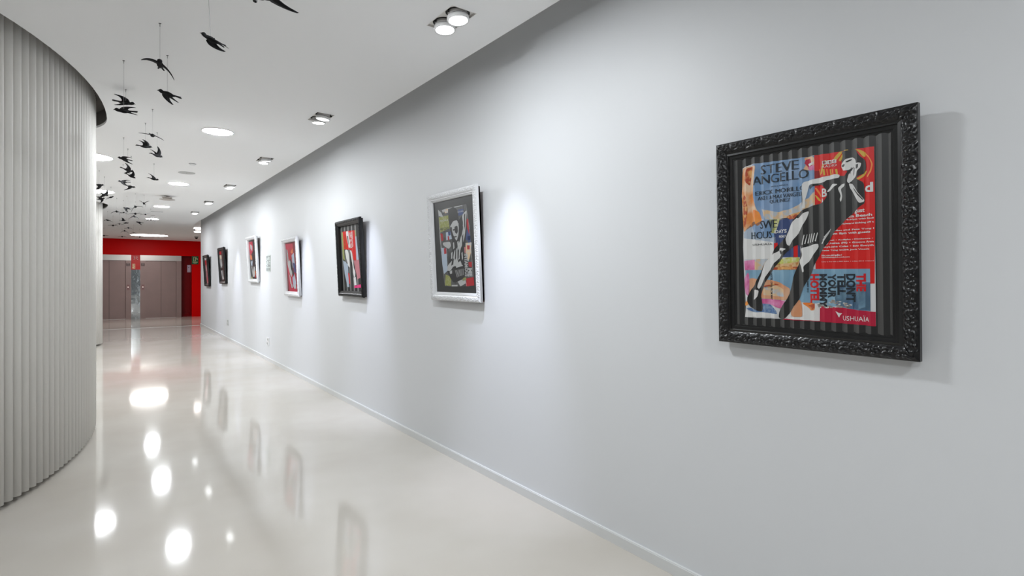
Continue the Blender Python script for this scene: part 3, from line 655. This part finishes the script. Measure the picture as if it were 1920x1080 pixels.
# exit sign (projects over the edge of the recess)
r=empty('exit_sign',(2.68,24.2,1.79)); tag(r,'green emergency exit sign at the edge of the dark red recess','sign')
bm=B(); box(bm,-.11,.115,-.02,0,0,.31); obj('plate',bm,GREEN,r)
bm=B(); box(bm,-.055,-.04,-.023,-.02,.13,.28); box(bm,-.055,.02,-.023,-.02,.265,.28); box(bm,.005,.02,-.023,-.02,.13,.28); box(bm,-.07,.03,-.023,-.02,.118,.13)
box(bm,.045,.06,-.023,-.02,.18,.26,0,Matrix.Rotation(.0,4,'Y')); box(bm,.035,.085,-.023,-.02,.215,.228); box(bm,.07,.085,-.023,-.02,.17,.22); box(bm,.045,.06,-.023,-.02,.268,.285)
box(bm,-.085,.09,-.023,-.02,.085,.095); box(bm,-.08,.085,-.023,-.02,.06,.07); box(bm,-.05,.055,-.023,-.02,.03,.038)
obj('pictogram',bm,mat('sign_pale',(.75,.78,.45),.5),r)
bm=B(); box(bm,-.055,.055,-.02,0,0,.28); o=obj('notice_plate',bm,mat('lilac_plate',(.55,.52,.66),.4)); o.location=(2.505,24.48,1.48); tag(o,'pale rounded notice plate inside the dark red recess beside the right elevator','notice')
bm=B(); box(bm,-.02,.0,-.022,-.02,.17,.20); box(bm,-.04,.04,-.022,-.02,.045,.053); obj('plate_marks',bm,MATS['ink'],o)

# ================================================================= WALL SOCKETS AND NOTICE
for k,(y,z) in enumerate(((9.04,.30),(12.6,.36))):
    l=('nearer white wall socket, low on the picture wall','farther grey wall socket, low on the picture wall')[k]
    r=empty('wall_socket',(1.99,y,z)); tag(r,l,'socket')
    bm=B(); box(bm,-.009,0,-.075,.075,-.062,.062); obj('cover_plate',bm,[PLAST,GREYD][k],r,False,.002)
    for dz,dy in ((.03,-.02),(-.03,.02)):
        bm=B(); lathe(bm,[(.0,.001),(.02,.001),(.022,.004),(.024,.0)],20,Matrix.Translation((-.0095,dy,dz))@Matrix.Rotation(-PI/2,4,'Y')); f=obj('socket_face',bm,GREYD,r)
        bm=B()
        for q in (-.008,.008): box(bm,-.0125,-.0105,dy+q-.003,dy+q+.003,dz-.003,dz+.003)
        obj('pin_hole',bm,DARK,f)
bm=B(); box(bm,-.004,0,-.15,.15,-.128,.128); o=obj('wall_notice',bm,mat('notice_paper',(.55,.60,.58),.5)); o.location=(1.99,9.03,1.51); tag(o,'small pale printed notice between two white-framed pictures','notice')
bm=B(); rr=random.Random(3)
for i in range(9):
    z=.108-i*.02; y=-.135
    while y<.12:
        wl=rr.uniform(.012,.05)
        if rr.random()<.72: box(bm,-.0055,-.004,y,min(y+wl,.135),z-.004,z+.004)
        y+=wl+.012
for i in range(4):
    for j in range(3): box(bm,-.0055,-.004,-.13+i*.07,-.13+i*.07+.045,-.112+j*.014,-.104+j*.014)
obj('print',bm,mat('notice_ink',(.09,.10,.10),.5),o)

# ================================================================= FRAMED PICTURES
def rect_sweep(bm,prof,W,H,mi=0):
    """mitred moulding: prof = (inset from the outer edge, local y); plane X-Z, bottom centre at origin"""
    rings=[]
    for a,y in prof: rings.append([bm.verts.new(c) for c in ((-W/2+a,y,a),(W/2-a,y,a),(W/2-a,y,H-a),(-W/2+a,y,H-a))])
    for p,q in zip(rings,rings[1:]):
        for i in range(4): bm.faces.new((p[i],p[(i+1)%4],q[(i+1)%4],q[i])).material_index=mi
def relief(L,a,pitch,seed,flip):
    """carved acanthus scrolls: L along, a 0..1 across"""
    q=L/pitch; k=math.floor(q); u=(q-k)-.5; v=a-.5
    if k%2: v=-v
    r=math.hypot(u*1.25,v*.95); an=math.atan2(v,u)
    h=.5+.5*math.cos(an*2-r*17+seed)
    h*=.55+.45*math.cos(an*5+r*9)
    leaf=max(0,math.cos((u-.5*math.copysign(1,u))*PI*1.6))*(.5+.5*math.cos(v*24+u*14))
    h=max(h*(1 if r<.55 else .3),leaf*.8)
    return h*min(1,4.5*a)*min(1,4.5*(1-a))
def moulding(bm,W,H,bw,step,nA,amp,pitch,seed,y_out=.0,bulge=.006):
    for side in range(4):
        Ls=W if side%2==0 else H; n=int(Ls/step)
        grid=[]
        for j in range(nA+1):
            a=j/nA; o=a*bw; row=[]
            for i in range(n+1):
                s=-Ls/2+o+(Ls-2*o)*i/n
                y=y_out-bulge*math.sin(PI*a)-amp*relief(s+.37*side,a,pitch,seed,0)
                if side==0: c=(s,y,o)
                elif side==1: c=(W/2-o,y,H/2+s)
                elif side==2: c=(-s,y,H-o)
                else: c=(-W/2+o,y,H/2-s)
                row.append(bm.verts.new(c))
            grid.append(row)
        for j in range(nA):
            for i in range(n): bm.faces.new((grid[j][i],grid[j][i+1],grid[j+1][i+1],grid[j+1][i]))
CORR0=-.256
def corr(x,BOARDPITCH=BOARDPITCH):
    """pleated sheet: the half of each pleat centred on the painted lit stripe faces down the corridor"""
    u=((x-CORR0)/BOARDPITCH+.25)%1
    return .0075*(2*u if u<.5 else 2*(1-u))
def conform(bm,x0,x1,BOARDPITCH):
    k0=int((x0-CORR0)/BOARDPITCH)-2; k1=int((x1-CORR0)/BOARDPITCH)+2
    for k in range(k0,k1+1):
        for d in (-.25,.25):
            x=CORR0+(k+d)*BOARDPITCH
            if x0-.01<x<x1+.01: bmesh.ops.bisect_plane(bm,geom=bm.verts[:]+bm.edges[:]+bm.faces[:],plane_co=(x,0,0),plane_no=(1,0,0))
    for v in bm.verts: v.co.y-=corr(v.co.x,BOARDPITCH)
SMOOTH={'skin','skinb','rust','orange','pinkc','blue','lime','gold'}
def chaikin(p,n=2):
    for _ in range(n):
        q=[]
        for i in range(len(p)):
            (x0,y0),(x1,y1)=p[i],p[(i+1)%len(p)]
            q+=[(x0*.84+x1*.16,y0*.84+y1*.16),(x0*.16+x1*.84,y0*.16+y1*.84)]
        p=q
    return p
def art_mesh(ART,TXT,depth,corrugated,root,lvl=.00018):
    names=[]; 
    def mi(c):
        if c not in names: names.append(c)
        return names.index(c)
    bm=B()
    for lv,c,pts in ART:
        o_=[(a/1000,b/1000) for a,b in pts]
        if len(pts)>4 and (c in SMOOTH or lv>=9 or (c in ('white','dullwhite','charcoal','board3') and lv>=2 and ART is not ART1)): o_=chaikin(o_,2 if ART is ART1 else 1)
        me=curve_mesh([o_],0); yy=depth-lvl*(lv+1)
        vs=[bm.verts.new((v.co.x,yy,v.co.y)) for v in me.vertices]
        for p in me.polygons:
            try: f=bm.faces.new([vs[i] for i in p.vertices]); f.material_index=mi(c)
            except ValueError: pass
        D.meshes.remove(me)
    if corrugated: conform(bm,-.33,.33,corrugated)
    o=obj('poster',bm,[MATS[n] for n in names],root,recalc=False)
    if TXT:
        names=[]; bm=B()
        for lv,c,s,x0,z0,x1,z1,rot,sty in TXT: add_text(bm,s,x0/1000,z0/1000,x1/1000,z1/1000,depth-lvl*(lv+1.5),rot,mi2(names,c),sty)
        if corrugated: conform(bm,-.33,.33,corrugated)
        obj('lettering',bm,[MATS[n] for n in names],o,recalc=False)
    return o
def mi2(names,c):
    if c not in names: names.append(c)
    return names.index(c)
def picture(yc,z0,W,lean,label,black,ART,TXT,corrugated,depth,bw=.055,iw=.030,step=.005,nA=10,pitch=.08,seed=0,group=None,bcol=None):
    H=.775
    root=empty('framed_picture',(1.95,yc,z0),(math.asin(lean/H),0,R(-90))); tag(root,label,'framed picture',group)
    fm=FBLACK if black else FWHITE
    bm=B(); moulding(bm,W,H,bw,step,nA,.007,pitch,seed)
    rect_sweep(bm,[(.0,.018),(.0,.0)],W,H); rect_sweep(bm,[(bw,0),(bw,.018)],W,H); rect_sweep(bm,[(0,.018),(bw,.018)],W,H)
    obj('carved_frame',bm,fm,root,True)
    bm=B(); e=bw+iw
    if depth>.015: rect_sweep(bm,[(.012,.0175),(.012,max(.0375,depth+.004))],W,H)
    rect_sweep(bm,[(bw-.001,.010),(bw,.001),(bw+.25*iw,-.002),(bw+.3*iw,.003),(bw+.65*iw,.004),(bw+.7*iw,.0065),(e-.004,.007),(e-.002,.009),(e,depth+.001)],W,H)
    sl=obj('inner_moulding',bm,FSLIP if black else FWHITE,root)
    bm=B(); box(bm,-W/2+.012,W/2-.012,depth+.0045,max(.0375,depth+.0055),.004,H-.012); obj('backing_box',bm,DARK if (black and yc<2) else WOOD,root)
    # board
    if corrugated:
        bm=B()
        xs=sorted({-W/2+e-.004,W/2-e+.004}|{CORR0+(k+d)*corrugated for k in range(-8,24) for d in (-.25,.25) if abs(CORR0+(k+d)*corrugated)<W/2-e})
        lo=[bm.verts.new((x,depth-corr(x,corrugated),e-.004)) for x in xs]; hi=[bm.verts.new((x,depth-corr(x,corrugated),H-e+.004)) for x in xs]
        for i in range(len(xs)-1): bm.faces.new((lo[i],lo[i+1],hi[i+1],hi[i]))
        obj('backing_board',bm,MATS['board' if corrugated<.05 else 'board3'],root)
    else:
        bm=B(); box(bm,-W/2+e-.004,W/2-e+.004,depth,depth+.003,e-.004,H-e+.004); obj('backing_board',bm,bcol or mat('charcoal_mount',(.022,.023,.024),.35),root)
    art_mesh(ART,TXT,depth,corrugated,root)
    return root
picture(.914,1.045,.668,.020,'largest-looking picture, carved black frame, torn red and blue poster on pleated black board',True,ART1,TXT1,BOARDPITCH,.011,bw=.044,iw=.032,step=.0022,nA=18,pitch=.062,seed=.6)
picture(3.31,1.13,.675,.038,'white carved frame with a dark collage of a woman, second picture from the camera',False,ART2,TXT2,False,.018,bw=.040,iw=.020,step=.003,nA=12,pitch=.05,seed=1.3)
picture(5.355,1.10,.69,.038,'black carved frame with red and grey poster strips, third picture from the camera',True,ART3,TXT3,.1,.032,bw=.036,iw=.020,step=.005,pitch=.05,seed=.2)
picture(7.54,1.045,.71,.040,'white carved frame around a crimson collage, just right of the paper notice',False,ART4,[],False,.030,bw=.040,iw=.020,step=.006,pitch=.05,seed=2,bcol=mat('crimson_mount',(.16,.008,.014),.4))
picture(9.95,1.207,.74,.042,'white frame with a red and orange collage, left of the paper notice',False,ART5,[],False,.030,bw=.040,iw=.020,step=.008,pitch=.05,nA=8,seed=.9,bcol=mat('dark_mount',(.02,.02,.02),.4))
picture(12.99,1.153,.76,.042,'black frame with a red-topped grey image, second from the far end',True,ART6,[],False,.020,bw=.036,iw=.02,step=.01,nA=7)
picture(15.3,1.067,.77,.042,'farthest black frame at the very end of the picture wall beside the red lobby',True,ART7,[],False,.020,bw=.036,iw=.02,step=.01,nA=7)

# ================================================================= HANGING BIRDS
def bird_parts():
    root=empty('hanging_bird',(0,0,0))
    # body with head and beak along +Y
    bm=B()
    prof=[(0,.068),(.0015,.064),(.0035,.058),(.0085,.053),(.0118,.045),(.0115,.037),(.0098,.030),(.0115,.020),(.0148,.006),(.0150,-.006),(.0125,-.020),(.0085,-.034),(.0045,-.046),(0,-.052)]
    M=Matrix.Rotation(-PI/2,4,'X'); lathe(bm,prof,14,M)
    for v in bm.verts:
        y=v.co.y
        if y>.03: v.co.z+=.004*min(1,(y-.03)/.015)-(.006 if y>.056 else 0)*((y-.056)/.012 if y>.056 else 0)
        v.co.z*=1.12; v.co.x*=1.2
    obj('body',bm,BIRD,root,True)
    # wings (right one: +X), long swept blades
    def wing(s):
        bm=B(); st=[(0,.030,-.026,.006,.0),(.016,.032,-.022,.006,.002),(.034,.030,-.017,.005,.004),(.052,.020,-.018,.0045,.005),(.070,.005,-.025,.004,.005),(.086,-.013,-.036,.003,.004),(.100,-.036,-.048,.002,.002)]
        up=[];dn=[]
        for x,yl,yt,th,z in st:
            ym=(yl*.6+yt*.4)
            up.append([bm.verts.new((s*x,yl,z)),bm.verts.new((s*x,ym,z+th)),bm.verts.new((s*x,yt,z))])
            dn.append(bm.verts.new((s*x,ym,z-th*.4)))
        for i in range(len(st)-1):
            a,b=up[i],up[i+1]
            bm.faces.new((a[0],a[1],b[1],b[0])); bm.faces.new((a[1],a[2],b[2],b[1]))
            bm.faces.new((a[0],dn[i],dn[i+1],b[0])); bm.faces.new((dn[i],a[2],b[2],dn[i+1]))
        bm.faces.new((up[-1][0],up[-1][1],up[-1][2],dn[-1])); bm.faces.new((up[0][0],up[0][1],up[0][2],dn[0]))
        return obj('wing',bm,BIRD,root,True)
    wing(-1); wing(1)
    bm=B()
    for s in (-1,1):
        pr=[(s*.001,-.034,.001),(s*.012,-.036,.001),(s*.014,-.058,.002),(s*.020,-.086,.003),(s*.0135,-.090,.003),(s*.004,-.062,.002)]
        a=[bm.verts.new((x,y,z)) for x,y,z in pr]; b=[bm.verts.new((x,y,z+.005)) for x,y,z in pr]
        bm.faces.new(a); bm.faces.new(b)
        for i in range(6): bm.faces.new((a[i],a[(i+1)%6],b[(i+1)%6],b[i]))
    obj('forked_tail',bm,BIRD,root)
    bm=B(); lathe(bm,[(.0007,0),(.0007,1)],6); obj('string',bm,STRING,root)
    bm=B(); lathe(bm,[(.0015,-.018),(.0015,-.004),(.006,-.002),(.007,0)],10); obj('ceiling_hook',bm,mat('hook_grey',(.12,.12,.12),.4,metal=.6),root,True)
    return root
def pose_bird(root,x,y,z,hd,pitch,roll,dl,dr,sc,slant=(0,0),sweep=0):
    sc*=.86
    root.location=(x,y,z); Rm=Euler((R(pitch),R(roll),R(hd)),'XYZ').to_matrix().to_4x4(); S=Matrix.Scale(sc,4)
    ch=list(root.children); w=0
    for c in ch:
        n=c.name.split('.')[0]
        if n=='body' or n=='forked_tail': c.matrix_local=Rm@S
        elif n=='wing':
            s=(-1,1)[w]; d=(dl,dr)[w]; w+=1
            c.matrix_local=Rm@S@Matrix.Translation((s*.006,0,.004))@Matrix.Rotation(R(-s*d),4,'Y')@Matrix.Rotation(R(-s*sweep),4,'Z')
        elif n=='string':
            top=HZ-z-.015; a=.009*sc; c.matrix_local=Matrix.Translation((0,0,a))@Matrix(((1,0,slant[0],0),(0,1,slant[1],0),(0,0,top-a,0),(0,0,0,1)))
        else: c.matrix_local=Matrix.Translation((slant[0],slant[1],HZ-z))
# x, y, z, heading (0 = flying away, 90 = to the left, -90 = to the right, 180 = towards the camera), nose up, roll, left / right wing raise, size
BIRDS=[
(.53,2.41,2.465,25,4,0,-46,-20,1.3,'black hanging bird cut off by the top edge of the photo, nearest of all'),
(.400,3.011,2.462,100,18,0,-30,-40,.88,'black hanging bird, beak to the left, wings folded back, next to the cut-off bird'),
(.224,3.519,2.456,172,5,-14,-34,-2,1.0,'black hanging bird, left wing level and right wing drooping, second whole bird from the camera'),
(.294,4.002,2.441,78,16,0,-62,-12,1.0,'black hanging bird facing left, one wing straight down, long tail to the right'),
(.101,4.917,2.583,-90,0,0,55,-42,1.05,'black hanging bird facing right, directly above a bird facing left'),
(.077,4.263,2.359,92,-2,0,-34,40,.95,'black hanging bird facing left, directly beneath a bird facing right'),
(.290,5.362,2.465,-10,6,8,-8,-20,1.0,'black hanging bird with both wings spread in a flat arch, above smaller birds'),
(.265,5.878,2.469,-80,2,0,45,30,.95,'black hanging bird facing right with a raised wing, just under the flat-arched bird'),
(.373,6.202,2.460,-60,-6,0,42,60,.95,'black hanging bird facing right, wing swept up left, left of the first downlight'),
(.119,6.621,2.469,80,12,0,18,-30,.95,'black hanging bird facing left, nose raised, left of the pair with the upright wing'),
(.166,7.171,2.450,-78,-14,0,62,-50,.95,'black hanging bird with one wing standing upright, upper one of an overlapping pair'),
(.206,7.590,2.450,-72,-22,0,30,50,.85,'black hanging bird diving to the right, lower one of the overlapping pair'),
(.444,7.924,2.491,-65,-4,0,48,-20,1.0,'black hanging bird facing right with crossed-looking wings, alone at the right beneath the first downlight'),
(.142,8.210,2.468,85,4,0,-60,28,.95,'black hanging bird facing left with a wing hanging down, below the diving bird'),
(.226,8.531,2.460,-70,-6,10,-48,-12,1.0,'black hanging bird with drooping wings to the right of and just below a left-facing bird'),
(-.100,8.862,2.493,-88,2,0,-55,-50,.95,'black hanging bird beside the near slatted wall, wing down, above the big light'),
(-.047,9.371,2.435,-50,-12,-12,-30,20,1.0,'black hanging bird crossing the lower edge of the big round light by the slatted wall'),
(.027,10.362,2.521,-50,22,0,-25,10,.9,'black hanging bird touching the one in front of the big round light, at its right'),
(-.095,10.136,2.460,-75,14,0,32,-50,1.0,'black hanging bird right above the top of the distant slatted wall'),
(.476,11.037,2.532,170,8,0,40,38,1.0,'black hanging bird with both wings raised in a wide V'),
(.355,10.952,2.460,175,0,14,-14,-46,1.15,'black hanging bird with bent wings like a boomerang, left below the V-shaped one'),
(.249,11.355,2.471,70,2,-8,-50,-22,1.05,'black hanging bird facing left in level flight, left of the boomerang-shaped one'),
(.113,11.767,2.441,172,4,0,-24,-22,1.05,'black hanging bird with spread wings closest to the distant slatted wall top on its right'),
(.215,12.03,2.460,4,0,0,-26,-30,.85,'thin black hanging bird with arched wings between two other birds of the middle row'),
(.394,12.156,2.460,182,0,4,-2,-4,1.2,'black hanging bird with completely flat wide wings, like a straight dark line'),
(.572,12.671,2.510,180,0,8,0,-6,.95,'black hanging bird with flat wings at the right end of the flat-winged one'),
(.395,12.704,2.460,5,24,0,-32,-34,1.0,'black hanging bird seen from behind with an open tail, under the flat-winged one'),
(-.018,14.284,2.495,150,2,8,-36,0,1.0,'far small black hanging bird closest to the edge of the distant slatted wall'),
(.238,13.742,2.460,-85,4,0,36,50,.8,'far small black hanging bird shaped like a shallow hook, above a pair of tiny birds'),
(.304,14.312,2.460,-60,0,8,-34,-10,.9,'far small black hanging bird with a hanging wing, right below the hook-shaped one'),
(.520,14.010,2.460,100,4,0,-44,-10,1.0,'far small black hanging bird facing left, wings trailing right, rightmost of its row'),
(.686,13.215,2.460,175,0,10,-40,-16,1.0,'black hanging bird with arched wings overlapping the lower rim of the farthest small downlight'),
(.078,15.234,2.460,182,8,0,-4,-2,1.05,'tiny black hanging bird with level wings, lowest at the left of the far group'),
(.188,14.690,2.460,0,4,0,-18,-18,.95,'tiny black hanging bird with curved wings touching the level-winged one on its left'),
(.376,15.763,2.460,170,2,8,-34,-12,1.05,'tiny black hanging bird with arched wings above the two lowest gull-shaped ones'),
(.324,16.823,2.460,5,14,0,-32,-38,1.1,'tiny black hanging bird shaped like a gull, left of two above the large lobby light'),
(.528,17.547,2.477,0,12,0,-34,-34,1.0,'tiny black hanging bird over the left tip of the large lobby light'),
(.308,19.199,2.455,178,0,0,-4,-6,1.15,'tiny black hanging bird just above the top of the red wall, flat wings'),
(-.108,19.130,2.460,178,0,0,0,-2,1.2,'tiny dark hanging bird half hidden by the distant slatted wall, above the red wall'),
(.718,19.024,2.450,178,0,0,-2,-2,1.0,'tiny faint hanging bird beneath the large lobby light'),
]
proto=bird_parts()
for i,b in enumerate(BIRDS):
    o=proto if i==0 else copy_tree(proto)
    pose_bird(o,*b[:9],slant=(-.02,-.01) if i==1 else (0,0),sweep={1:52,3:12,4:20,5:25,9:30,13:20}.get(i,0)); tag(o,b[9],'bird','black birds hanging from the ceiling')
